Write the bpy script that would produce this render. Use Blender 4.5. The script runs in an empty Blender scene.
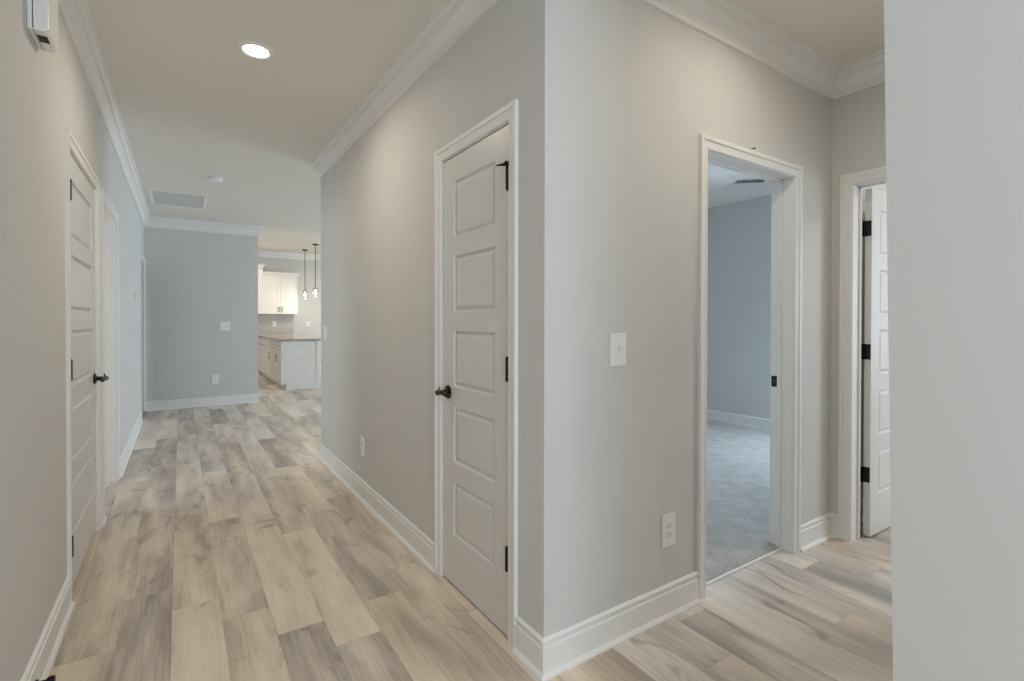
import bpy, bmesh, math, random
from mathutils import Vector, Matrix
S = bpy.context.scene
COL = S.collection
R = math.radians

# ---------------------------------------------------------------- camera
yaw, pitch, roll, F_PX, CY, ZC = 0.5866, 0.0079, 0.0016, 498.55, 325.04, 1.265
cd = bpy.data.cameras.new('camera'); cam = bpy.data.objects.new('camera', cd); COL.objects.link(cam)
cd.sensor_width = 36.0; cd.lens = F_PX / 1024 * 36.0
cd.shift_y = (CY - 340.5) / 1024
cd.clip_start = 0.02; cd.clip_end = 100
_f = Vector((math.sin(yaw), math.cos(yaw), 0)); _r = Vector((math.cos(yaw), -math.sin(yaw), 0)); _u = Vector((0, 0, 1))
_f2 = _f * math.cos(pitch) - _u * math.sin(pitch); _u2 = _u * math.cos(pitch) + _f * math.sin(pitch)
_r2 = _r * math.cos(roll) + _u2 * math.sin(roll); _u3 = _u2 * math.cos(roll) - _r * math.sin(roll)
M = Matrix((_r2, _u3, -_f2)).transposed().to_4x4(); M.translation = Vector((0, 0, ZC))
cam.matrix_world = M
S.camera = cam

# ---------------------------------------------------------------- world, lights, exposure
S.view_settings.view_transform = 'Standard'
S.view_settings.look = 'None'
S.view_settings.gamma = 1.0
S.view_settings.use_curve_mapping = False
S.view_settings.exposure = 0.13
w = bpy.data.worlds.new('sky'); S.world = w; w.use_nodes = True
w.node_tree.nodes['Background'].inputs[0].default_value = (0.55, 0.70, 0.95, 1)
w.node_tree.nodes['Background'].inputs[1].default_value = 1.0
S.cycles.use_denoising = True
S.cycles.denoising_input_passes = 'RGB_ALBEDO_NORMAL'
S.cycles.denoising_prefilter = 'ACCURATE'
S.cycles.max_bounces = 14
S.cycles.diffuse_bounces = 10
S.cycles.sample_clamp_indirect = 6

WARM = (1.0, 0.88, 0.70); NEUT = (1.0, 0.95, 0.88); COOL = (0.62, 0.80, 1.0)
def area(name, loc, rot, sx, sy, power, color, shape='RECTANGLE', spread=180):
    l = bpy.data.lights.new(name, 'AREA'); l.shape = shape; l.size = sx
    if shape in ('RECTANGLE', 'ELLIPSE'): l.size_y = sy
    l.energy = power; l.color = color; l.spread = R(spread)
    o = bpy.data.objects.new(name, l); COL.objects.link(o); o.location = loc; o.rotation_euler = [R(a) for a in rot]
    return o
# daylight through the windows (each lamp sits in its window opening, facing the room)
area('daylight_foyer', (0.33, -2.44, 1.45), (90, 0, 0), 1.0, 1.9, 39, (0.70, 0.85, 1.0))
area('daylight_bedroom', (5.56, 2.15, 1.40), (0, 62, 0), 1.5, 1.1, 56, COOL)
area('daylight_living_a', (6.80, 6.6, 1.45), (0, 75, 0), 1.9, 2.2, 112, (0.66, 0.84, 1.0))
area('daylight_living_b', (6.80, 10.6, 1.45), (0, 75, 0), 1.9, 2.4, 50, (0.80, 0.90, 1.0))
area('daylight_end_room', (5.10, -0.35, 1.45), (0, 72, 0), 1.3, 1.2, 25, (0.62, 0.80, 1.0))
area('daylight_side_room', (-2.90, 4.6, 1.4), (0, -90, 0), 1.2, 1.2, 26, (0.85, 0.92, 1.0))

# ---------------------------------------------------------------- materials
def new_mat(name):
    m = bpy.data.materials.new(name); m.use_nodes = True
    return m, m.node_tree, m.node_tree.nodes['Principled BSDF']
def paint(name, col, rough=0.6, bump=0.0, scale=300, spec=0.5, metal=0.0, tint=0.02):
    m, nt, b = new_mat(name)
    N, L = nt.nodes, nt.links
    tc = N.new('ShaderNodeTexCoord'); n = N.new('ShaderNodeTexNoise'); n.inputs['Scale'].default_value = scale; n.inputs['Detail'].default_value = 3
    L.new(tc.outputs['Object'], n.inputs['Vector'])
    mx = N.new('ShaderNodeMixRGB'); mx.inputs[1].default_value = (*[c * (1 - tint) for c in col], 1); mx.inputs[2].default_value = (*[min(1, c * (1 + tint)) for c in col], 1)
    L.new(n.outputs['Fac'], mx.inputs[0]); L.new(mx.outputs[0], b.inputs['Base Color'])
    b.inputs['Roughness'].default_value = rough; b.inputs['Specular IOR Level'].default_value = spec; b.inputs['Metallic'].default_value = metal
    if bump:
        bp = N.new('ShaderNodeBump'); bp.inputs['Strength'].default_value = bump; bp.inputs['Distance'].default_value = 0.002
        L.new(n.outputs['Fac'], bp.inputs['Height']); L.new(bp.outputs[0], b.inputs['Normal'])
    return m
def emit(name, col, strength):
    m, nt, b = new_mat(name)
    b.inputs['Base Color'].default_value = (0.9, 0.9, 0.9, 1)
    b.inputs['Emission Color'].default_value = (*col, 1); b.inputs['Emission Strength'].default_value = strength
    return m
def glass(name, rough=0.0):
    m, nt, b = new_mat(name)
    b.inputs['Base Color'].default_value = (0.97, 0.98, 0.98, 1); b.inputs['Transmission Weight'].default_value = 1.0
    b.inputs['Roughness'].default_value = rough; b.inputs['IOR'].default_value = 1.45
    return m
WALL = paint('wall_paint', (0.66, 0.655, 0.64), 0.7, 0.10, 420, 0.3)
CEIL = paint('ceiling_paint', (0.80, 0.775, 0.72), 0.85, 0.55, 55, 0.2)
TRIM = paint('trim_paint', (0.83, 0.825, 0.81), 0.45, 0.0, 3, 0.35, tint=0.004)
DOOR = paint('door_paint', (0.71, 0.70, 0.68), 0.38, 0.0, 50, 0.5, tint=0.01)
CAB = paint('cabinet_paint', (0.80, 0.78, 0.74), 0.35, 0.0, 50, 0.5, tint=0.01)
BLACK = paint('black_metal', (0.012, 0.012, 0.013), 0.32, 0.0, 80, 0.5, 0.6)
BRONZE = paint('dark_bronze', (0.035, 0.030, 0.027), 0.4, 0.0, 80, 0.5, 0.6)
PLATE = paint('switch_plastic', (0.87, 0.87, 0.86), 0.3, 0.0, 80, 0.5, tint=0.01)
PLATE2 = paint('toggle_plastic', (0.85, 0.85, 0.84), 0.25, 0.0, 80, 0.5, tint=0.01)
SLOT = paint('slot_dark', (0.03, 0.03, 0.03), 0.6)
SILVER = paint('aluminium_strip', (0.62, 0.62, 0.62), 0.35, 0.0, 80, 0.5, 0.8)
GLASS = glass('clear_glass')
LAMP = emit('lamp_diffuser', (1.0, 0.93, 0.80), 14.0)
BULB = emit('bulb_glow', (1.0, 0.85, 0.62), 20.0)

def mat_floor():
    m, nt, b = new_mat('vinyl_plank'); N, L = nt.nodes, nt.links
    at = N.new('ShaderNodeAttribute'); at.attribute_name = 'tone'      # r = tone, g = hue, b = random
    tc = N.new('ShaderNodeTexCoord')
    sep = N.new('ShaderNodeSeparateColor'); L.new(at.outputs['Color'], sep.inputs[0])
    ofs = N.new('ShaderNodeCombineXYZ')
    mul = N.new('ShaderNodeMath'); mul.operation = 'MULTIPLY'; mul.inputs[1].default_value = 37.0; L.new(sep.outputs[2], mul.inputs[0])
    L.new(mul.outputs[0], ofs.inputs[0]); L.new(mul.outputs[0], ofs.inputs[1]); L.new(mul.outputs[0], ofs.inputs[2])
    add = N.new('ShaderNodeVectorMath'); L.new(tc.outputs['Object'], add.inputs[0]); L.new(ofs.outputs[0], add.inputs[1])
    def noise(sx, sy, scale, detail, dist=0.0):
        mp = N.new('ShaderNodeMapping'); mp.inputs['Scale'].default_value = (sx, sy, 1); L.new(add.outputs[0], mp.inputs['Vector'])
        n = N.new('ShaderNodeTexNoise'); n.inputs['Scale'].default_value = scale; n.inputs['Detail'].default_value = detail
        n.inputs['Distortion'].default_value = dist; L.new(mp.outputs[0], n.inputs['Vector']); return n
    broad = noise(6.5, 1.25, 1.0, 3, 0.4)       # soft bands along the plank
    fine = noise(60, 2.6, 1.6, 6, 0.3)       # grain
    knot = noise(7, 3.5, 1.0, 2, 1.2)        # knots and smudges
    ramp = N.new('ShaderNodeValToRGB')
    e = ramp.color_ramp.elements
    e[0].position = 0.0; e[0].color = (0.265, 0.228, 0.188, 1)
    e[1].position = 1.0; e[1].color = (0.86, 0.752, 0.632, 1)
    k = ramp.color_ramp.elements.new(0.35); k.color = (0.435, 0.370, 0.308, 1)
    k = ramp.color_ramp.elements.new(0.68); k.color = (0.70, 0.602, 0.497, 1)
    def mad(src, a, c):
        n = N.new('ShaderNodeMath'); n.operation = 'MULTIPLY_ADD'; n.inputs[1].default_value = a; n.inputs[2].default_value = c; L.new(src, n.inputs[0]); return n.outputs[0]
    def plus(a, c):
        n = N.new('ShaderNodeMath'); n.operation = 'ADD'; L.new(a, n.inputs[0]); L.new(c, n.inputs[1]); return n.outputs[0]
    kn = N.new('ShaderNodeMapRange'); kn.inputs['From Min'].default_value = 0.60; kn.inputs['From Max'].default_value = 0.74
    kn.inputs['To Min'].default_value = 0.0; kn.inputs['To Max'].default_value = -0.30; L.new(knot.outputs['Fac'], kn.inputs['Value'])
    t = plus(mad(broad.outputs['Fac'], 1.45, -0.705), sep.outputs[0])
    t = plus(mad(fine.outputs['Fac'], 0.50, -0.25), t)
    t = plus(t, kn.outputs[0])
    L.new(t, ramp.inputs[0])
    grey = N.new('ShaderNodeHueSaturation'); grey.inputs['Hue'].default_value = 0.5
    L.new(mad(sep.outputs[1], 1.12, 0.04), grey.inputs['Saturation']); L.new(ramp.outputs[0], grey.inputs['Color'])
    L.new(grey.outputs[0], b.inputs['Base Color'])
    rr = mad(fine.outputs['Fac'], 0.14, 0.33); L.new(rr, b.inputs['Roughness'])
    b.inputs['Specular IOR Level'].default_value = 0.4
    bp = N.new('ShaderNodeBump'); bp.inputs['Strength'].default_value = 0.12; bp.inputs['Distance'].default_value = 0.001
    L.new(fine.outputs['Fac'], bp.inputs['Height']); L.new(bp.outputs[0], b.inputs['Normal'])
    return m
PLANK = mat_floor()
def mat_carpet():
    m, nt, b = new_mat('carpet'); N, L = nt.nodes, nt.links
    tc = N.new('ShaderNodeTexCoord'); n = N.new('ShaderNodeTexNoise'); n.inputs['Scale'].default_value = 150; n.inputs['Detail'].default_value = 4
    n2 = N.new('ShaderNodeTexNoise'); n2.inputs['Scale'].default_value = 9; n2.inputs['Detail'].default_value = 4
    L.new(tc.outputs['Object'], n.inputs['Vector']); L.new(tc.outputs['Object'], n2.inputs['Vector'])
    r = N.new('ShaderNodeValToRGB'); r.color_ramp.elements[0].position = 0.3; r.color_ramp.elements[1].position = 0.7
    r.color_ramp.elements[0].color = (0.34, 0.31, 0.28, 1); r.color_ramp.elements[1].color = (0.72, 0.69, 0.65, 1)
    mx = N.new('ShaderNodeMath'); mx.operation = 'MULTIPLY_ADD'; mx.inputs[1].default_value = 0.35; L.new(n2.outputs['Fac'], mx.inputs[0])
    s2 = N.new('ShaderNodeMath'); s2.operation = 'MULTIPLY_ADD'; s2.inputs[1].default_value = 1.0; s2.inputs[2].default_value = -0.175
    L.new(n.outputs['Fac'], s2.inputs[0]); L.new(s2.outputs[0], mx.inputs[2]); L.new(mx.outputs[0], r.inputs[0])
    L.new(r.outputs[0], b.inputs['Base Color']); b.inputs['Roughness'].default_value = 0.95; b.inputs['Specular IOR Level'].default_value = 0.1
    bp = N.new('ShaderNodeBump'); bp.inputs['Strength'].default_value = 1.0; bp.inputs['Distance'].default_value = 0.012
    L.new(n.outputs['Fac'], bp.inputs['Height']); L.new(bp.outputs[0], b.inputs['Normal'])
    return m
CARPET = mat_carpet()
def mat_granite():
    m, nt, b = new_mat('granite'); N, L = nt.nodes, nt.links
    tc = N.new('ShaderNodeTexCoord'); n = N.new('ShaderNodeTexNoise'); n.inputs['Scale'].default_value = 60; n.inputs['Detail'].default_value = 6
    L.new(tc.outputs['Object'], n.inputs['Vector'])
    r = N.new('ShaderNodeValToRGB'); r.color_ramp.elements[0].position = 0.38; r.color_ramp.elements[1].position = 0.62
    r.color_ramp.elements[0].color = (0.13, 0.12, 0.11, 1); r.color_ramp.elements[1].color = (0.62, 0.58, 0.54, 1)
    L.new(n.outputs['Fac'], r.inputs[0]); L.new(r.outputs[0], b.inputs['Base Color']); b.inputs['Roughness'].default_value = 0.12
    return m
GRANITE = mat_granite()
def mat_tile():
    m, nt, b = new_mat('subway_tile'); N, L = nt.nodes, nt.links
    tc = N.new('ShaderNodeTexCoord'); mp = N.new('ShaderNodeMapping'); mp.inputs['Rotation'].default_value = (R(90), 0, 0)
    L.new(tc.outputs['Object'], mp.inputs['Vector'])
    br = N.new('ShaderNodeTexBrick'); br.inputs['Scale'].default_value = 1.0; br.inputs['Brick Width'].default_value = 0.30; br.inputs['Row Height'].default_value = 0.076
    br.inputs['Mortar Size'].default_value = 0.003; br.inputs['Color1'].default_value = (0.50, 0.465, 0.43, 1); br.inputs['Color2'].default_value = (0.57, 0.535, 0.50, 1)
    br.inputs['Mortar'].default_value = (0.62, 0.60, 0.57, 1)
    L.new(mp.outputs[0], br.inputs['Vector']); L.new(br.outputs['Color'], b.inputs['Base Color']); b.inputs['Roughness'].default_value = 0.2
    return m
TILE = mat_tile()

# ---------------------------------------------------------------- helpers
class MB:
    def __init__(s): s.v = []; s.f = []
    def vert(s, p): s.v.append(tuple(p)); return len(s.v) - 1
    def box(s, x0, y0, z0, x1, y1, z1):
        if x0 > x1: x0, x1 = x1, x0
        if y0 > y1: y0, y1 = y1, y0
        if z0 > z1: z0, z1 = z1, z0
        b = len(s.v)
        s.v += [(x0, y0, z0), (x1, y0, z0), (x1, y1, z0), (x0, y1, z0), (x0, y0, z1), (x1, y0, z1), (x1, y1, z1), (x0, y1, z1)]
        s.f += [[b + i for i in q] for q in ((0, 3, 2, 1), (4, 5, 6, 7), (0, 1, 5, 4), (1, 2, 6, 5), (2, 3, 7, 6), (3, 0, 4, 7))]
        return s
    def rings(s, rings, closed=False, caps=True):
        n = len(rings[0]); b = len(s.v)
        for r in rings: s.v += [tuple(p) for p in r]
        K = len(rings)
        for k in range(K if closed else K - 1):
            a, c = b + k * n, b + ((k + 1) % K) * n
            for i in range(n):
                j = (i + 1) % n
                s.f.append([a + i, a + j, c + j, c + i])
        if caps and not closed:
            s.f.append([b + i for i in range(n)][::-1]); s.f.append([b + (K - 1) * n + i for i in range(n)])
        return s
    def tube(s, pts, rad, n=14):
        P = [Vector(p) for p in pts]; rr = rad if isinstance(rad, (list, tuple)) else [rad] * len(P)
        d0 = (P[1] - P[0]).normalized(); up = Vector((0, 0, 1)) if abs(d0.z) < 0.9 else Vector((1, 0, 0))
        a = d0.cross(up).normalized(); rings = []
        for i, p in enumerate(P):
            d = (P[min(i + 1, len(P) - 1)] - P[max(i - 1, 0)]).normalized()
            a = (a - d * a.dot(d)).normalized(); b = d.cross(a)
            rings.append([p + (a * math.cos(2 * math.pi * k / n) + b * math.sin(2 * math.pi * k / n)) * rr[i] for k in range(n)])
        return s.rings(rings)
    def lathe(s, origin, axis, prof, n=28, ref=None):
        """prof = [(distance along axis, radius)]"""
        o = Vector(origin); ax = Vector(axis).normalized(); up = Vector((0, 0, 1)) if abs(ax.z) < 0.9 else Vector((1, 0, 0))
        a = ax.cross(up).normalized(); b = ax.cross(a)
        return s.rings([[o + ax * h + (a * math.cos(2 * math.pi * k / n) + b * math.sin(2 * math.pi * k / n)) * max(r, 1e-4) for k in range(n)] for h, r in prof])
    def build(s, name, mat, parent=None, bevel=0.0, smooth=False, kind=None, mw=None):
        me = bpy.data.meshes.new(name); me.from_pydata(s.v, [], s.f); me.update()
        bm = bmesh.new(); bm.from_mesh(me); bmesh.ops.recalc_face_normals(bm, faces=bm.faces)
        if mw is not None: bm.transform(mw)
        bm.to_mesh(me); bm.free()
        me.materials.append(mat)
        o = bpy.data.objects.new(name, me); COL.objects.link(o)
        if parent: o.parent = parent; o.matrix_parent_inverse = Matrix()
        if smooth:
            for p in me.polygons: p.use_smooth = True
            me.set_sharp_from_angle(angle=R(38))
        if bevel:
            b = o.modifiers.new('bevel', 'BEVEL'); b.width = bevel; b.segments = 2; b.limit_method = 'ANGLE'; b.angle_limit = R(40)
        if kind: o['kind'] = kind
        return o
def empty(name, loc=(0, 0, 0), rz=0.0, kind=None):
    o = bpy.data.objects.new(name, None); COL.objects.link(o); o.location = loc; o.rotation_euler = (0, 0, R(rz)); o.empty_display_size = 0.1
    if kind: o['kind'] = kind
    return o
def tag(o, label, cat, group=None):
    o['label'] = label; o['category'] = cat
    if group: o['group'] = group
    return o

H = 2.717           # hall ceiling
HK = 2.99           # kitchen ceiling
XR, XL = 1.075, -0.422
YF = 1.41; XB = 3.20; YFAR = 8.62; YEND = 4.79; XFE = 1.0
YK = 13.73

# ---------------------------------------------------------------- walls
def wall_x(name, x0, x1, y0, y1, openings=(), top=H, mat=WALL):
    """wall running along Y between x0 and x1 (its faces), openings = (ya, yb, za, zb)"""
    m = MB(); ys = y0
    for (a, b, za, zb) in sorted(openings):
        m.box(x0, ys, 0, x1, a, top)
        if za > 0: m.box(x0, a, 0, x1, b, za)
        m.box(x0, a, zb, x1, b, top); ys = b
    m.box(x0, ys, 0, x1, y1, top)
    return m.build(name, mat, kind='structure')
def wall_y(name, y0, y1, x0, x1, openings=(), top=H, mat=WALL):
    m = MB(); xs = x0
    for (a, b, za, zb) in sorted(openings):
        m.box(xs, y0, 0, a, y1, top)
        if za > 0: m.box(a, y0, 0, b, y1, za)
        m.box(a, y0, zb, b, y1, top); xs = b
    m.box(xs, y0, 0, x1, y1, top)
    return m.build(name, mat, kind='structure')
T = 0.12; G = 0.02; DH = 2.047
D1 = (2.978, 3.865); O2 = (4.155, 4.98); O3 = (7.86, 8.55)
DC = (1.637, 2.238)           # closet door in the right wall
OB = (2.007, 2.772)           # bedroom opening
DB = (0.545, 1.297)           # end room door
hole = lambda a: (a[0] - G, a[1] + G, 0, DH + G)
wall_x('wall_left', XL - T, XL, -2.5, YFAR, [hole(D1), hole(O2), hole(O3)])
wall_x('wall_right', XR, XR + T, YF, YEND, [hole(DC)])
wall_y('wall_front', YF, YF + T, XR + T, XB, [hole(OB)])
wall_x('wall_end', XB, XB + T, -1.3, YF + T, [hole(DB)])
wall_y('wall_far', YFAR, YFAR + T, XL - T, XFE)
wall_y('wall_living', YEND - T, YEND, XR + T, 7.0)
# near corner wall: its end leans very slightly out of plumb, as in the photo
m = MB()
ya, yb = 0.355, 0.4035
m.rings([[(XR, -2.5, 0), (XB, -2.5, 0), (XB, ya, 0), (XR, ya, 0)], [(XR, -2.5, H), (XB, -2.5, H), (XB, yb, H), (XR, yb, H)]])
m.build('wall_near', WALL, kind='structure')
wall_y('wall_entry', -2.62, -2.5, XL - T, XB, [(-0.17, 0.83, 0.5, 2.4)])
# rooms behind the openings
wall_x('wall_bedroom_far', 5.65, 5.77, YF + T, YEND - T, [(1.6, 2.7, 0.6, 2.1)])
wall_y('wall_bedroom_side', YF, YF + T, XB + T, 5.77)
wall_x('wall_closet', 1.84, 1.90, YF + T, YEND - T)
wall_y('wall_end_room_near', -1.3, -1.2, XB + T, 5.77)
wall_x('wall_end_room_far', 5.2, 5.32, -1.2, YF, [(-0.95, 0.25, 0.75, 2.05)])
wall_x('wall_side_room_far', -3.1, -2.98, -0.5, 9.6, [(4.0, 5.2, 0.8, 2.0)])
wall_y('wall_side_room_near', -0.6, -0.5, -3.1, XL - T)
wall_y('wall_side_room_divider', 3.86, 3.92, -2.98, XL - T)
wall_y('wall_side_room_middle', 6.4, 6.5, -2.98, XL - T)
wall_y('wall_side_room_end', 9.6, 9.7, -3.1, 0.2)
wall_x('wall_living_window', 7.0, 7.12, YEND, YK, [(5.5, 7.7, 0.4, 2.3), (9.4, 11.8, 0.4, 2.3)], top=HK)
wall_y('wall_kitchen_back', YK, YK + T, 0.08, 7.12, top=HK)
wall_x('wall_kitchen_left', 0.08, 0.20, YFAR + T, YK, top=HK)

# ceilings and floors
MB().box(-3.1, -2.62, H, 7.12, YFAR + T, H + 0.1).build('ceiling', CEIL, kind='structure')
m = MB().box(0.08, YFAR + T, HK, 7.12, YK + T, HK + 0.1).box(0.08, YFAR + T - 0.02, H + 0.1, 7.12, YFAR + T, HK + 0.1).box(-3.1, YFAR + T, H, 0.08, 9.7, H + 0.1)
m.build('ceiling_kitchen', CEIL, kind='structure')
def floor_planks():
    W, LN = 0.178, 1.22; rnd = random.Random(11)
    joint = {-1: 2.43, 0: 2.83, 1: 2.62, 2: 2.42, 3: 2.18, 4: 1.98, 5: 2.23, 6: 2.45, 7: 1.9, 16: 1.287, 17: 1.07, 15: 0.62}
    # tone, saturation of the planks that can be told apart; key (row, index from the joint)
    tone = {(-1, -1): (.40, .95), (-1, 0): (.50, .95), (-1, 1): (.45, .85), (0, -1): (.33, .80), (0, 0): (.42, .85), (0, 1): (.34, .75),
            (1, -1): (.74, 1.0), (1, 0): (.58, 1.0), (1, 1): (.50, .9), (2, -1): (.72, 1.0), (2, 0): (.47, .9), (2, 1): (.62, .9),
            (3, -1): (.36, .8), (3, 0): (.76, 1.0), (3, 1): (.42, .85), (4, -1): (.40, .8), (4, 0): (.68, .95), (4, 1): (.45, .9), (4, 2): (.60, .9),
            (5, -1): (.64, 1.0), (5, 0): (.38, .8), (5, 1): (.60, 1.0), (6, -1): (.48, .95), (6, 0): (.44, .9), (7, -1): (.70, 1.0), (7, 0): (.6, 1.0),
            (16, -1): (.30, .45), (16, 0): (.58, .6), (17, -1): (.42, .5), (17, 0): (.52, .6), (15, 0): (.46, .55), (14, -1): (.62, .8)}
    V = []; Fc = []; C = []; g = 0.0006
    rows = range(-16, 41)
    for r in rows:
        xa = -0.213 + W * r; xb = xa + W
        j = joint.get(r, rnd.uniform(0, LN)); k0 = int(math.floor((-2.6 - j) / LN)); 
        for k in range(k0, k0 + 15):
            y0 = max(j + k * LN, -2.6); y1 = min(j + (k + 1) * LN, YK)
            if y1 <= y0: continue
            t, s = tone.get((r, k), (rnd.choice([.30, .38, .45, .52, .58, .66, .74]) + rnd.uniform(-.03, .03), rnd.uniform(.55, .95) if r > 8 else rnd.uniform(.85, 1.1)))
            if y0 > YEND and (r, k) not in tone: s *= 0.75
            # the bedroom has its own carpet: keep planks under it too (they lie below)
            t = .605 + (t - .52) * .85
            b = len(V); V += [(xa + g, y0 + g, 0), (xb - g, y0 + g, 0), (xb - g, y1 - g, 0), (xa + g, y1 - g, 0)]
            Fc.append([b, b + 1, b + 2, b + 3]); C.append((t, s, rnd.random(), 1.0))
    # dark groove surface just below the planks
    b = len(V); V += [(-3.1, -2.62, -0.001), (7.12, -2.62, -0.001), (7.12, YK + T, -0.001), (-3.1, YK + T, -0.001)]
    Fc.append([b, b + 1, b + 2, b + 3]); C.append((0.25, 0.9, 0.3, 1))
    b = len(V); V += [(-3.1, -2.62, -0.05), (7.12, -2.62, -0.05), (7.12, YK + T, -0.05), (-3.1, YK + T, -0.05)]
    Fc.append([b + 3, b + 2, b + 1, b]); C.append((0.2, 0.9, 0.3, 1))
    me = bpy.data.meshes.new('floor'); me.from_pydata(V, [], Fc); me.update()
    ca = me.color_attributes.new('tone', 'FLOAT_COLOR', 'CORNER')
    for p in me.polygons:
        for li in p.loop_indices: ca.data[li].color = C[p.index]
    me.materials.append(PLANK); o = bpy.data.objects.new('floor', me); COL.objects.link(o); o['kind'] = 'structure'
floor_planks()
MB().box(1.90, YF + 0.062, 0.0, 5.65, YEND - T, 0.014).build('floor_bedroom_carpet', CARPET, kind='structure')
MB().box(OB[0] - 0.003, YF + 0.050, 0, OB[1] + 0.003, YF + 0.063, 0.011).build('trim_threshold', TRIM, kind='structure', bevel=0.003)

# ---------------------------------------------------------------- mouldings
def sweep(name, path, prof, mat, z0=0.0, ends=True):
    """path = list of (x, y) along the wall with the room on the LEFT side; prof = (offset into the room, z)"""
    P = [Vector(p) for p in path]; n = len(P); rings = []
    for i in range(n):
        def nrm(a, b):
            d = (b - a).normalized(); return Vector((-d.y, d.x))
        if i == 0: mv = nrm(P[0], P[1])
        elif i == n - 1: mv = nrm(P[-2], P[-1])
        else:
            a, b = nrm(P[i - 1], P[i]), nrm(P[i], P[i + 1]); mv = (a + b) / (1 + a.dot(b))
        rings.append([(P[i].x + mv.x * o, P[i].y + mv.y * o, z0 + z) for o, z in prof])
    return MB().rings(rings).build(name, mat, kind='structure')
CROWN = [(0, 0), (0, -.150), (.014, -.150), (.015, -.132), (.006, -.129), (.012, -.106), (.025, -.083), (.040, -.064), (.052, -.062), (.053, -.043), (.045, -.040), (.062, -.019), (.074, -.018), (.075, 0)]
BASE = [(0, 0), (.027, 0), (.027, .008), (.018, .018), (.014, .019), (.014, .103), (.007, .108), (.007, .115), (.012, .118), (.012, .128), (.003, .135), (0, .135)]
c = 0.062   # casing width
# room side is on the left of the path direction
sweep('trim_crown_left', [(XL, YFAR), (XL, -2.5)], CROWN, TRIM, H)
sweep('trim_crown_far', [(0.2, YFAR + T), (XFE, YFAR + T), (XFE, YFAR), (XL, YFAR)][1:], CROWN, TRIM, H)
sweep('trim_crown_right', [(XB, 0.38), (XB, YF), (XR, YF), (XR, YEND), (7.0, YEND)][0:5], CROWN, TRIM, H)
sweep('trim_crown_near', [(XR, -2.5), (XR, 0.402), (XB, 0.402)], CROWN, TRIM, H)
sweep('trim_crown_kitchen', [(7.0, YEND), (7.0, YK), (0.2, YK), (0.2, YFAR + T)], CROWN, TRIM, HK)
bp = 0
def base(pts):
    global bp; bp += 1
    sides = ['left', 'left_gap', 'left_middle', 'far', 'right', 'corner', 'front_end', 'end', 'near', 'living', 'bedroom', 'end_room', 'left_end', 'kitchen']
    sweep('baseboard_' + sides[bp - 1], pts, BASE, TRIM)
base([(XL, D1[0] - c), (XL, -2.5)])
base([(XL, O2[0] - c), (XL, D1[1] + c)])
base([(XL, O3[0] - c), (XL, O2[1] + c)])
base([(0.5, YFAR + T), (XFE, YFAR + T), (XFE, YFAR), (XL + .02, YFAR)])
base([(XR, DC[1] + c), (XR, YEND), (7.0, YEND)])
base([(OB[0] - c, YF), (XR, YF), (XR, DC[0] - c)])
base([(XB, DB[1] + c), (XB, YF), (OB[1] + c, YF)])
base([(XB, 0.37), (XB, DB[0] - c)])
base([(XR, -2.5), (XR, 0.357), (XB, 0.357)])
base([(7.0, YEND), (7.0, YK), (2.41, YK)])
base([(5.65, YF + T), (5.65, YEND - T), (1.90, YEND - T), (1.90, YF + T), (OB[0] - c, YF + T)])
base([(5.2, YF), (XB + T, YF), (XB + T, DB[1] + c)])
CAS = [(0.005, 0), (0.005, .008), (.016, .010), (.018, .0065), (.041, .010), (.043, .015), (.061, .016), (.062, 0)]
def casing(mode, c0, a, b, sgn, name='casing', parent=None, h=DH, kind=None, z0=0.0, four=False):
    """U-shaped casing round an opening a..b; mode 'x' = on a wall plane x=c0 (sgn = outward dir)"""
    rings = []
    for ring in ((a, z0, -1, 0), (a, h, -1, 1), (b, h, 1, 1), (b, z0, 1, 0)):
        pts = []
        for (o, t) in CAS:
            s = ring[0] + ring[2] * o; z = ring[1] + ring[3] * o
            pts.append((c0 + sgn * t, s, z) if mode == 'x' else (s, c0 + sgn * t, z))
        rings.append(pts)
    return MB().rings(rings).build(name, TRIM, parent, kind=kind)
def jamb(mode, c0, c1, a, b, name='jamb', parent=None, h=DH, stop=None, kind=None, stopside=1):
    """jamb boards lining the opening between faces c0..c1, with stop strips at stop=(s0,s1)"""
    m = MB()
    def bx(s0, s1, z0, z1, d0, d1):
        if mode == 'x': m.box(d0, s0, z0, d1, s1, z1)
        else: m.box(s0, d0, z0, s1, d1, z1)
    bx(a - G + .001, a, 0, h, c0, c1); bx(b, b + G - .001, 0, h, c0, c1); bx(a - G + .001, b + G - .001, h, h + G - .001, c0, c1)
    if stop:
        bx(a, a + .011, 0, h, *stop); bx(b - .011, b, 0, h, *stop); bx(a, b, h - .011, h, *stop)
    return m.build(name, TRIM, parent, kind=kind, bevel=0.0015)

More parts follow.
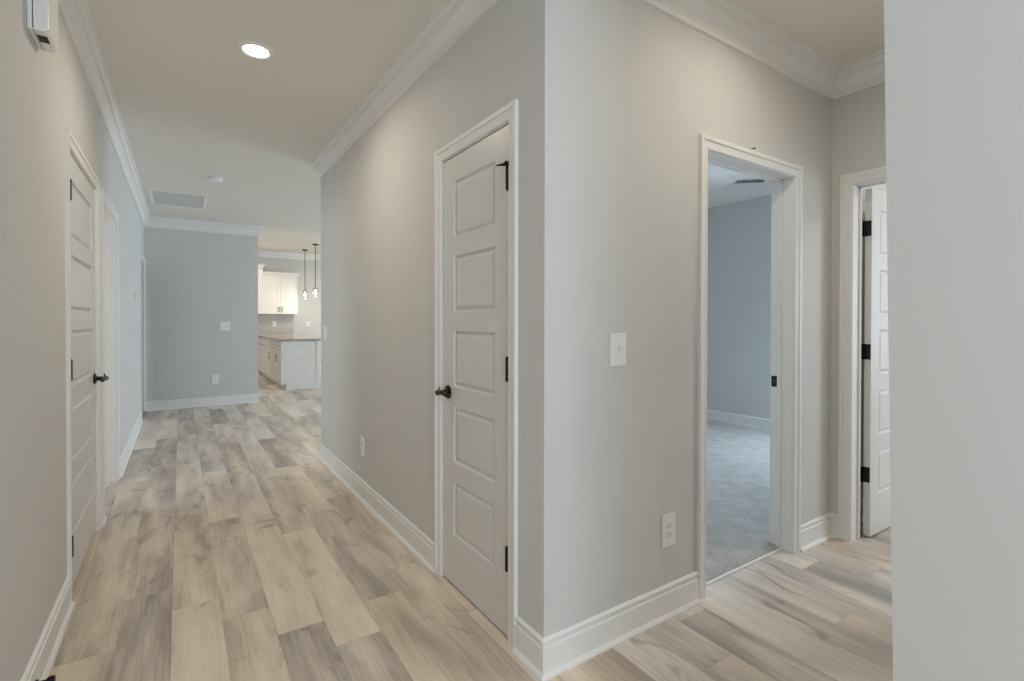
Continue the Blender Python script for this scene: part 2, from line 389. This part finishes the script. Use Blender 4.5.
# ---------------------------------------------------------------- five-panel doors
PZ = [(0.246, 0.501), (0.595, 0.858), (0.953, 1.218), (1.307, 1.573), (1.659, 1.925)]
def door_slab(width, thick=0.035, h=2.030, z0=0.010, name='slab', parent=None, both=True, stile=0.112):
    """local: x 0..width from the hinge edge, front face at y=0 looking to -y, back at y=thick"""
    m = MB()
    xa, xb = stile, width - stile
    def face(yf, sg):
        # flat stiles and rails
        xs = [0, xa, xb, width]; zs = [z0] + [z for p in PZ for z in p] + [z0 + h]
        for i in range(3):
            for k in range(len(zs) - 1):
                if i == 1 and k % 2 == 1: continue
                q = [(xs[i], yf, zs[k]), (xs[i + 1], yf, zs[k]), (xs[i + 1], yf, zs[k + 1]), (xs[i], yf, zs[k + 1])]
                b = len(m.v); m.v += q; m.f.append([b, b + 1, b + 2, b + 3])
        for (za, zb) in PZ:
            prev = None
            for ins, dep in ((0, 0), (.004, .009), (.010, .011), (.013, .010), (.026, .003), (.030, .0025)):
                r = [(xa + ins, yf + sg * dep, za + ins), (xb - ins, yf + sg * dep, za + ins), (xb - ins, yf + sg * dep, zb - ins), (xa + ins, yf + sg * dep, zb - ins)]
                b = len(m.v); m.v += r
                if prev is not None:
                    for i in range(4):
                        j = (i + 1) % 4; m.f.append([prev + i, prev + j, b + j, b + i])
                prev = b
            m.f.append([prev, prev + 1, prev + 2, prev + 3])
    face(0, 1); face(thick, -1)
    z1 = z0 + h
    for q in ([(0, 0, z0), (0, thick, z0), (0, thick, z1), (0, 0, z1)], [(width, 0, z0), (width, thick, z0), (width, thick, z1), (width, 0, z1)],
              [(0, 0, z0), (width, 0, z0), (width, thick, z0), (0, thick, z0)], [(0, 0, z1), (width, 0, z1), (width, thick, z1), (0, thick, z1)]):
        b = len(m.v); m.v += q; m.f.append([b, b + 1, b + 2, b + 3])
    me = bpy.data.meshes.new(name); me.from_pydata(m.v, [], m.f); me.update()
    bm = bmesh.new(); bm.from_mesh(me); bmesh.ops.remove_doubles(bm, verts=bm.verts, dist=1e-5); bmesh.ops.recalc_face_normals(bm, faces=bm.faces); bm.to_mesh(me); bm.free()
    me.materials.append(DOOR); o = bpy.data.objects.new(name, me); COL.objects.link(o); o.parent = parent
    return o
def hinge(parent, x, y, z, name='hinge', leafdir=None):
    """butt hinge knuckle standing in front of the gap (local coordinates)"""
    m = MB()
    for k in range(5):
        a = z - .0465 + k * .0186; m.lathe((x, y, a + .0002), (0, 0, 1), [(0, .0083), (.0004, .0088), (.0178, .0088), (.0182, .0083)], 14)
    m.lathe((x, y, z - .0505), (0, 0, 1), [(0, .003), (.001, .006), (.004, .0065)], 12)
    m.lathe((x, y, z + .0465), (0, 0, 1), [(0, .0065), (.003, .006), (.004, .003)], 12)
    m.box(x + .001, y + .0060, z - .0455, x + .0100, y + .0075, z + .0455)
    return m.build(name, BLACK, parent, smooth=True)
def lever(parent, x, z, name='door_handle', toward=-1):
    """lever handle on the front face (y = 0, looking to -y), arm pointing towards local x*toward"""
    m = MB()
    m.lathe((x, 0, z), (0, -1, 0), [(0, .033), (.004, .033), (.008, .030), (.011, .022), (.013, .015), (.022, .0125), (.040, .0115), (.052, .0125), (.062, .013), (.066, .010)], 28)
    a = toward
    pts = [(x - a * .006, -.054, z), (x + a * .010, -.055, z + .001), (x + a * .030, -.056, z + .004), (x + a * .052, -.055, z + .004), (x + a * .075, -.053, z - .001), (x + a * .096, -.050, z - .005), (x + a * .108, -.046, z - .005)]
    m.tube(pts, [.0105, .0115, .0105, .009, .0085, .0085, .006], 14)
    o = m.build(name, BLACK, parent, smooth=True)
    m = MB(); m.tube([(x + a * .001, -.050, z + .008), (x, -.050, z + .020), (x - a * .002, -.047, z + .029)], [.0045, .0038, .002], 10); m.build('thumb_catch', BLACK, o, smooth=True)
    return o

# door 1: closed door in the left wall, hinged on the near side
d = empty('door_1', (XL - .004, D1[0] + .003, 0), 90, 'structure')    # local +x -> world +y, local -y -> world +x
door_slab(D1[1] - D1[0] - .006, parent=d)
for z in (.240, 1.040, 1.855): hinge(d, .0005, -.0095, z)
lever(d, D1[1] - D1[0] - .065, .922)
casing('x', XL, D1[0], D1[1], 1, 'trim_1', kind='structure'); jamb('x', XL - T, XL, D1[0], D1[1], 'trim_2', stop=(XL - .06, XL - .045), kind='structure')
# door 2: closet door in the right wall, hinged on the near side, hinge pin door stop on its top hinge
d = empty('door_2', (XR + .004, DC[0] + .003, 0), 90, 'structure')
d.scale = (1, -1, 1)      # opposite hand: front face looks to -x
door_slab(DC[1] - DC[0] - .006, parent=d)
for z in (.327, 1.076, 1.826): hinge(d, .0005, -.0095, z)
m = MB(); m.lathe((.0005, -.0095, 1.8735), (0, 0, 1), [(0, .009), (.001, .0125), (.010, .0125), (.013, .009), (.017, .004)], 16)
m.tube([(.004, -.013, 1.880), (.016, -.022, 1.880), (.034, -.028, 1.882)], [.0075, .006, .0035], 10)
m.tube([(.034, -.028, 1.882), (.052, -.030, 1.884)], [.0035, .003], 10)
m.tube([(-.001, -.012, 1.880), (-.010, -.022, 1.879), (-.013, -.027, 1.879)], [.006, .006, .008], 10)
m.build('hinge_pin_stop', BLACK, d, smooth=True)
lever(d, DC[1] - DC[0] - .062, .922)
casing('x', XR, DC[0], DC[1], -1, 'trim_3', kind='structure'); jamb('x', XR, XR + T, DC[0], DC[1], 'trim_4', stop=(XR + .045, XR + .06), kind='structure')
# door 3: open door of the end room, swung 90 degrees into that room
d = empty('door_3', (XB + T + .022, DB[1] - .040, 0), -1.0, 'structure')
door_slab(DB[1] - DB[0] - .006, parent=d, stile=.108)
for z in (.369, 1.089, 1.809):
    m = MB()
    m.box(-.0015, .002, z - .045, .0005, .034, z + .045)                                   # leaf on the door edge
    m.box(-.026, .0385, z - .045, -.006, .0400, z + .045)                                  # leaf on the jamb
    for k in range(5): m.lathe((-.006, .034, z - .045 + k * .018 + .0006), (0, 0, 1), [(0, .0055), (.0006, .0062), (.0162, .0062), (.0168, .0055)], 12)
    h = m.build('hinge', BLACK, d)
    m = MB()
    for sx, sz in ((.012, -.032), (.024, -.012), (.012, .012), (.024, .032)): m.lathe((-.0015, sx, z + sz), (-1, 0, 0), [(0, .0035), (.0006, .0032), (.001, .001)], 10)
    m.build('hinge_screws', BRONZE, h)
casing('x', XB, DB[0], DB[1], -1, 'trim_5', kind='structure'); casing('x', XB + T, DB[0], DB[1], 1, 'trim_6', kind='structure')
jamb('x', XB, XB + T, DB[0], DB[1], 'trim_7', stop=(XB + .072, XB + .084), kind='structure')
# cased openings
casing('y', YF, OB[0], OB[1], -1, 'trim_8', kind='structure'); casing('y', YF + T, OB[0], OB[1], 1, 'trim_9', kind='structure')
jamb('y', YF, YF + T, OB[0], OB[1], 'trim_10', stop=(YF + .060, YF + .082), kind='structure')
casing('x', XL, O2[0], O2[1], 1, 'trim_11', kind='structure'); casing('x', XL - T, O2[0], O2[1], -1, 'trim_12', kind='structure')
jamb('x', XL - T, XL, O2[0], O2[1], 'trim_13', kind='structure')
casing('x', XL, O3[0], O3[1], 1, 'trim_14', kind='structure'); casing('x', XL - T, O3[0], O3[1], -1, 'trim_15', kind='structure')
jamb('x', XL - T, XL, O3[0], O3[1], 'trim_16', kind='structure')

# windows (off camera, where the daylight comes in)
def window(name, mode, c0, c1, a, b, za, zb):
    e = empty(name, (0, 0, 0), 0, 'structure'); m = MB(); w_ = .045
    def bx(s0, s1, z0, z1, d0=c0, d1=c1):
        if mode == 'x': m.box(d0, s0, z0, d1, s1, z1)
        else: m.box(s0, d0, z0, s1, d1, z1)
    bx(a, a + w_, za, zb); bx(b - w_, b, za, zb); bx(a, b, za, za + w_); bx(a, b, zb - w_, zb); mid = (za + zb) / 2; bx(a + w_, b - w_, mid - .02, mid + .02)
    m.build('window_frame', TRIM, e); m = MB(); q = (c0 + c1) / 2; bx(a + w_, b - w_, za + w_, zb - w_, q - .002, q + .002); m.build('pane', GLASS, e)
window('window_1', 'y', -2.60, -2.56, -0.17, 0.83, 0.5, 2.4)
window('window_2', 'x', 5.70, 5.74, 1.6, 2.7, 0.6, 2.1)
window('window_3', 'x', 7.06, 7.10, 5.5, 7.7, 0.4, 2.3)
window('window_4', 'x', 7.06, 7.10, 9.4, 11.8, 0.4, 2.3)
window('window_6', 'x', 5.25, 5.29, -0.95, 0.25, 0.75, 2.05)
window('window_5', 'x', -3.08, -3.04, 4.0, 5.2, 0.8, 2.0)

# ---------------------------------------------------------------- wall plates
def rot_for(side):   # plate local: face looks to -y, wall at y=0
    return {'front': 0, 'right': -90, 'left': 90}[side]
def plate_base(name, loc, side, w_, h_):
    e = empty(name, loc, rot_for(side))
    MB().box(-w_ / 2, -.006, -h_ / 2, w_ / 2, 0, h_ / 2).build('cover_plate', PLATE, e, bevel=.0025)
    return e
def screw(m, x, z): m.lathe((x, -.0058, z), (0, -1, 0), [(0, .0035), (.001, .0032), (.0012, .001)], 10)
def toggle_switch(loc, side, gangs, w_, h_):
    e = plate_base('light_switch', loc, side, w_, h_)
    for g in range(gangs):
        x = (g - (gangs - 1) / 2) * .046
        MB().box(x - .005, -.0075, -.013, x + .005, -.006, .013).build('toggle_surround', PLATE2, e)
        m = MB(); m.rings([[(x - .004, -.006, -.004), (x + .004, -.006, -.004), (x + .004, -.006, .006), (x - .004, -.006, .006)], [(x - .0035, -.020, .006), (x + .0035, -.020, .006), (x + .0035, -.019, .012), (x - .0035, -.019, .012)]])
        m.build('toggle', PLATE2, e, bevel=.001)
        m = MB(); screw(m, x, .030); m.build('screw', PLATE2, e); m = MB(); screw(m, x, -.030); m.build('screw', PLATE2, e)
    return e
def outlet(loc, side, w_, h_, horizontal=False):
    e = plate_base('electrical_outlet', loc, side, *((h_, w_) if horizontal else (w_, h_)))
    for s in (-1, 1):
        cx, cz = (s * .0195, 0) if horizontal else (0, s * .0195)
        m = MB(); n = 24
        def rr(y, k):
            out = []
            for i in range(n):
                a = 2 * math.pi * i / n; out.append((cx + k * .017 * math.cos(a), y, cz + max(-.0125, min(.0125, k * .017 * math.sin(a)))))
            return out
        m.rings([rr(-.0058, 1), rr(-.0085, 1), rr(-.0090, .94)]); f = m.build('receptacle', PLATE2, e)
        m = MB(); m.box(cx - .007, -.0095, cz - .001, cx - .005, -.0089, cz + .007); m.box(cx + .005, -.0095, cz, cx + .0068, -.0089, cz + .006)
        m.lathe((cx, -.0089, cz - .007), (0, -1, 0), [(0, .0022), (.0006, .0022)], 10); m.build('slots', SLOT, f)
    m = MB(); screw(m, 0, 0); m.build('screw', PLATE2, e)
    return e
tag(toggle_switch((1.4375, YF, 1.1535), 'front', 1, .088, .130), 'white single toggle light switch on the wall between the hall corner and the carpeted room', 'light switch')
tag(outlet((1.7465, YF, .369), 'front', .086, .140), 'white wall outlet low down beside the carpeted room doorway', 'outlet')
tag(toggle_switch((XR, 4.615, 1.157), 'right', 2, .118, .120), 'pale double light switch at the far end of the right hall wall', 'light switch')
tag(outlet((XR, 3.53, .372), 'right', .080, .135), 'white wall outlet above the baseboard on the long right hall wall', 'outlet')
tag(toggle_switch((.556, YFAR, 1.182), 'front', 2, .135, .130), 'white double light switch on the blue-grey wall at the end of the hall', 'light switch')
tag(outlet((.427, YFAR, .395), 'front', .085, .135), 'white wall outlet low on the blue-grey wall at the end of the hall', 'outlet')
# thermostat
e = empty('thermostat', (XL, 6.83, 1.53), 90)
MB().box(-.055, -.006, -.052, .055, 0, .052).build('back_plate', PLATE, e, bevel=.002)
b_ = MB().box(-.047, -.024, -.042, .047, -.006, .042).build('housing', PLATE, e, bevel=.004)
MB().box(-.030, -.0248, -.010, .018, -.0238, .026).build('display', paint('lcd_grey', (.45, .48, .46), .3), b_)
tag(e, 'small white thermostat on the left hall wall past the open doorway', 'thermostat')
# door chime box (upper left)
e = empty('door_chime', (XL, 2.272, 2.236), 90)
m = MB(); pr = [(0, 0), (.046, 0), (.054, .012), (.054, .304), (.046, .316), (0, .316)]
m.rings([[(0.0, -o, z) for o, z in pr], [(.168, -o, z) for o, z in pr]])
body = m.build('housing', PLATE, e, bevel=.004)
MB().box(.0, -.016, .0, .17, -.0135, .318).build('seam', paint('seam_grey', (.62, .63, .63), .5), e)
MB().box(.040, -.044, -.003, .088, -.018, .001).build('sensor', SLOT, e, bevel=.001)
tag(e, 'white box shaped door chime high on the left wall with a small black square underneath', 'door chime')
# baseboard door stop (black tip at the bottom left)
e = empty('door_stop', (XL + .027, 2.262, .045), 0)
MB().lathe((-.013, 0, 0), (1, 0, 0), [(0, .016), (.005, .016), (.008, .009), (.028, .008)], 18).build('post', BLACK, e, smooth=True)
MB().lathe((.014, 0, 0), (1, 0, 0), [(0, .010), (.003, .014), (.018, .015), (.022, .012)], 18).build('rubber_tip', BLACK, e, smooth=True)
tag(e, 'black door stop at the left baseboard in the near bottom corner', 'door stop')
# strike plate on the bedroom jamb, little nail on its casing
e = tag(MB().box(OB[1] - .0025, YF + .086, .900, OB[1] + .0005, YF + .118, .960).build('strike_plate', BLACK, bevel=.001), 'black strike plate on the right jamb of the carpeted room doorway', 'strike plate')
MB().box(OB[1] - .0032, YF + .094, .915, OB[1] - .0024, YF + .110, .945).build('latch_hole', SLOT, e)
m = MB().lathe((2.363, YF, 2.121), (0, -1, 0), [(0, .002), (.016, .002), (.0165, .0055), (.019, .0045)], 10)
tag(m.build('nail', BRONZE), 'tiny dark nail at the top of the casing of the carpeted room doorway', 'nail')

# ---------------------------------------------------------------- ceiling fixtures
def recessed(x, y, z, power, color, label, spread=165, lampmat=LAMP):
    e = empty('recessed_light', (x, y, z))
    MB().rings([[(r_ * math.cos(2 * math.pi * k / 40), r_ * math.sin(2 * math.pi * k / 40), zz) for k in range(40)] for r_, zz in ((.090, 0), (.088, -.005), (.070, -.007), (.062, -.003), (.060, 0))], caps=False).build('trim_ring', PLATE, e, smooth=True)
    MB().lathe((0, 0, -.0035), (0, 0, 1), [(0, .060), (.002, .061)], 40).build('diffuser', lampmat, e)
    l = bpy.data.lights.new('lamp', 'AREA'); l.shape = 'DISK'; l.size = .13; l.spread = R(spread); l.energy = power; l.color = color
    o = bpy.data.objects.new('lamp', l); COL.objects.link(o); o.parent = e; o.location = (0, 0, -.009)
    tag(e, label, 'ceiling light'); return e
recessed(.342, 3.005, H, 7.2, WARM, 'round recessed ceiling light glowing over the long hall')
recessed(2.05, .80, H, 4.8, WARM, 'round recessed ceiling light over the side passage by the two doorways')
recessed(.33, -.9, H, 6.5, NEUT, 'added unseen fill light over the entry, shaped as a round recessed ceiling light')  # off-camera fill lamp, added to brighten the entry and near walls
recessed(4.3, .2, H, 14, (1, .88, .74), 'round recessed ceiling light in the room behind the open door')
recessed(1.2, 12.3, HK, 15, WARM, 'added unseen fill light over the kitchen left cabinets, shaped as a round recessed ceiling light')  # out-of-view can, added to brighten the kitchen
recessed(3.6, 11.2, HK, 15, WARM, 'added unseen fill light to the right of the kitchen peninsula, shaped as a round recessed ceiling light')  # second added kitchen fill, also out of view
# smoke detector
e = empty('smoke_detector', (.299, 5.88, H))
MB().lathe((0, 0, 0), (0, 0, -1), [(0, .070), (.010, .070), (.012, .066), (.022, .064), (.034, .056), (.040, .040), (.041, .004)], 32).build('housing', PLATE, e, smooth=True)
m = MB()
for k in range(18):
    a = 2 * math.pi * k / 18; m.tube([(.0655 * math.cos(a), .0655 * math.sin(a), -.013), (.0630 * math.cos(a), .0630 * math.sin(a), -.023)], .0022, 6)
m.build('slots', SLOT, e)
tag(e, 'small round white smoke detector on the ceiling midway down the hall', 'smoke detector')
# return air grille
e = empty('return_air_grille', (-.015, 7.19, H))
m = MB(); gx, gy = .285, .41
for (x0, y0, x1, y1) in ((-gx, -gy, gx, -gy + .035), (-gx, gy - .035, gx, gy), (-gx, -gy + .035, -gx + .035, gy - .035), (gx - .035, -gy + .035, gx, gy - .035)): m.box(x0, y0, -.012, x1, y1, 0)
m.build('frame', PLATE, e, bevel=.003)
m = MB(); y = -gy + .045
while y < gy - .045:
    m.rings([[(x, y, -.010), (x, y + .012, -.002), (x, y + .0135, -.003), (x, y + .0015, -.011)] for x in (-gx + .035, gx - .035)]); y += .0135
m.build('louvres', PLATE, e)
MB().box(-gx + .035, -gy + .035, -.0015, gx - .035, gy - .035, -.0005).build('filter', paint('filter_grey', (.6, .61, .62), .8), e)
tag(e, 'white rectangular return air grille in the ceiling near the far end of the hall', 'air vent')
# bedroom ceiling register
e = empty('ceiling_register', (4.90, 2.93, H), -42)
m = MB(); m.box(-.15, -.075, -.006, .15, .075, 0); m.build('frame', PLATE, e, bevel=.003)
for x0, x1 in ((-.135, -.005), (.005, .135)):
    MB().box(x0, -.055, -.0095, x1, .055, -.0078).build('slot_panel', SLOT, e)
    m = MB()
    for k in range(5): m.rings([[(x, -.052 + k * .023, -.012), (x, -.046 + k * .023, -.0085), (x, -.045 + k * .023, -.0092), (x, -.051 + k * .023, -.0127)] for x in (x0, x1)])
    m.build('louvres', PLATE, e)
tag(e, 'white ceiling register with dark slots in the carpeted room', 'air vent')

# ---------------------------------------------------------------- kitchen
def bar_pull(parent, p, axis, L_, out):
    m = MB(); p = Vector(p); ax = Vector(axis); o = Vector(out) * .028
    m.tube([p - ax * L_ / 2 + o, p + ax * L_ / 2 + o], .006, 10)
    for s in (-.36, .36): m.tube([p + ax * L_ * s, p + ax * L_ * s + o], .0045, 8)
    return m.build('pull_handle', BRONZE, parent, smooth=True)
def shaker(parent, name, x0, x1, z0, z1, y, rail=.06):
    """front looking to -y at y (front plane), thickness 0.02 behind"""
    m = MB()
    m.box(x0, y, z0, x0 + rail, y + .019, z1).box(x1 - rail, y, z0, x1, y + .019, z1)
    m.box(x0 + rail, y, z0, x1 - rail, y + .019, z0 + rail).box(x0 + rail, y, z1 - rail, x1 - rail, y + .019, z1)
    m.box(x0 + rail, y + .008, z0 + rail, x1 - rail, y + .018, z1 - rail)
    return m.build(name, CAB, parent)
def upper(x0, x1, z0, z1, depth, label, left=1):
    e = empty('upper_cabinet', (x0, YK - .004, z0)); W_ = x1 - x0; Hh = z1 - z0
    MB().box(0, -depth, 0, W_, 0, Hh).build('body', CAB, e, bevel=.001)
    mid = W_ / 2
    for i, (a, b) in enumerate(((.004, mid - .0015), (mid + .0015, W_ - .004))):
        d_ = shaker(e, 'door', a, b, .004, Hh - .05, -depth - .020)
        bar_pull(d_, ((b - .03) if i == 0 else (a + .03), -depth - .020, .115), (0, 0, 1), .125, (0, -1, 0))
    cr = [(0, 0), (0, .010), (.012, .022), (.020, .040), (.045, .062), (.050, .075), (.050, .085), (-.02, .085), (-.02, 0)]
    rings = []
    for (px, py, mx, my) in ((0, 0, -left, 0), (0, -depth - .020, -left, -1), (W_, -depth - .020, 1, -1), (W_, 0, 1, 0)):
        rings.append([(px + mx * o, py + my * o, Hh - .002 + z) for o, z in cr])
    MB().rings(rings).build('crown_moulding', CAB, e)
    tag(e, label, 'cabinet')
upper(1.652, 2.44, 1.43, 2.37, .33, 'white two-door upper kitchen cabinet with crown, right of the taller one', left=0)
upper(0.90, 1.650, 1.43, 2.53, .40, 'taller white upper kitchen cabinet at the left edge of the kitchen view')
def base_cab(x, y, rz, W_, label, depth=.58, hs=1, pulls=1):
    e = empty('base_cabinet', (x, y, 0), rz)          # local: front plane at y=0 looking to -y
    MB().box(0, .02, .10, W_, depth, .893).box(0, .085, 0, W_, depth, .10).build('body', CAB, e, bevel=.001)
    n = max(pulls, 1); wd = W_ / n
    for k in range(n):
        dr = MB().box(k * wd + .004, 0, .735, (k + 1) * wd - .004, .0195, .885).build('drawer', CAB, e, bevel=.002)
        if pulls: bar_pull(dr, ((k + .5) * wd, 0, .80), (1, 0, 0), .13, (0, -1, 0))
    d_ = shaker(e, 'door', .004, W_ - .004, .108, .725, 0)
    if pulls: bar_pull(d_, ((W_ - .04) if hs > 0 else .04, 0, .565), (0, 0, 1), .13, (0, -1, 0))
    tag(e, label, 'cabinet')
base_cab(.90, 13.14, 0, .72, 'white base cabinet against the kitchen back wall under the taller upper cabinet', hs=-1)
# peninsula units face -x: local +x -> world -y
XPEN = 1.52
base_cab(XPEN, 10.37, -90, .485, 'white base cabinet with one drawer pull nearest the outlet end of the kitchen peninsula', .62, -1, 1)
base_cab(XPEN, 11.18, -90, .808, 'white base cabinet with two drawer pulls in the middle of the kitchen peninsula side', .62, -1, 2)
base_cab(XPEN, 13.08, -90, 1.895, 'plain white corner base cabinet where the peninsula meets the back cabinets', .62, -1, 0)
e = empty('kitchen_peninsula', (XPEN, 9.86, 0))
MB().box(0.0, 0, .10, .65, .022, .893).box(.085, 0, 0, .65, .022, .10).build('end_panel', CAB, e)
MB().box(.605, -.012, 0, .664, .020, .893).build('corner_post', CAB, e, bevel=.002)
MB().box(.083, -.014, 0, .605, 0, .140).box(.083, -.006, .14, .605, 0, .152).build('base_moulding', CAB, e, bevel=.002)
tag(e, 'white kitchen peninsula end panel with tall base moulding', 'kitchen peninsula')
tag(MB().box(XPEN + .625, 9.885, 0, XPEN + .645, 13.10, .893).build('back_panel', CAB), 'white flat back panel of the peninsula under the worktop overhang', 'panel')
o = outlet((1.838, 9.86, .69), 'front', .078, .124, True); tag(o, 'white horizontal outlet on the end of the kitchen peninsula', 'outlet')
m = MB().box(1.485, 9.82, .895, 2.62, 13.10, .930).box(.90, 13.10, .895, 2.62, YK - .012, .930)
tag(m.build('countertop', GRANITE, bevel=.004), 'speckled grey granite worktop over the peninsula and back cabinets', 'countertop')
MB().box(.90, YK - .010, .930, 2.41, YK, 1.43).build('trim_backsplash', TILE, kind='structure')
def rocker(loc, label):
    e = plate_base('light_switch', loc, 'front', .095, .130)
    MB().box(-.017, -.0085, -.034, .017, -.006, .034).build('rocker', PLATE2, e, bevel=.001)
    return tag(e, label, 'light switch')
o = outlet((1.955, YK - .010, 1.185), 'front', .085, .135); tag(o, 'white outlet on the tiled backsplash under the kitchen upper cabinet', 'outlet')
rocker((2.758, YK, 1.183), 'white light switch on the kitchen wall right of the tiled backsplash')
def pendant(x, y, z1, label):
    e = empty('pendant_light', (x, y, HK)); n = 24
    MB().lathe((0, 0, 0), (0, 0, -1), [(0, .065), (.018, .065), (.024, .058), (.026, .01)], n).build('canopy', BRONZE, e, smooth=True)
    L_ = HK - z1
    MB().tube([(0, 0, -.02), (0, 0, -L_)], .0075, 10).build('rod', BRONZE, e, smooth=True)
    MB().lathe((0, 0, -L_ + .03), (0, 0, -1), [(0, .010), (.010, .035), (.018, .048), (.034, .050), (.036, .03)], n).build('socket_cap', BRONZE, e, smooth=True)
    g_ = MB().lathe((0, 0, -L_ - .004), (0, 0, -1), [(0, .044), (.02, .062), (.07, .072), (.14, .066), (.17, .058), (.17, .055), (.14, .063), (.07, .069), (.02, .059), (.001, .041)], n); g_.build('glass_shade', GLASS, e, smooth=True)
    MB().lathe((0, 0, -L_ - .006), (0, 0, -1), [(0, .013), (.03, .013), (.05, .018), (.075, .023), (.095, .020), (.106, .010), (.109, .002)], 20).build('bulb', BULB, e, smooth=True)
    tag(e, label, 'pendant light', 'glass pendants over the peninsula')
    l = bpy.data.lights.new('lamp', 'POINT'); l.energy = 9; l.color = WARM; l.shadow_soft_size = .05
    o_ = bpy.data.objects.new('lamp', l); COL.objects.link(o_); o_.parent = e; o_.location = (0, 0, -L_ - .20)
pendant(2.515, 12.86, 1.97, 'left and farther of two clear glass pendants with a lit bulb')
pendant(2.53, 11.80, 1.98, 'right and nearer of two clear glass pendants with a lit bulb')
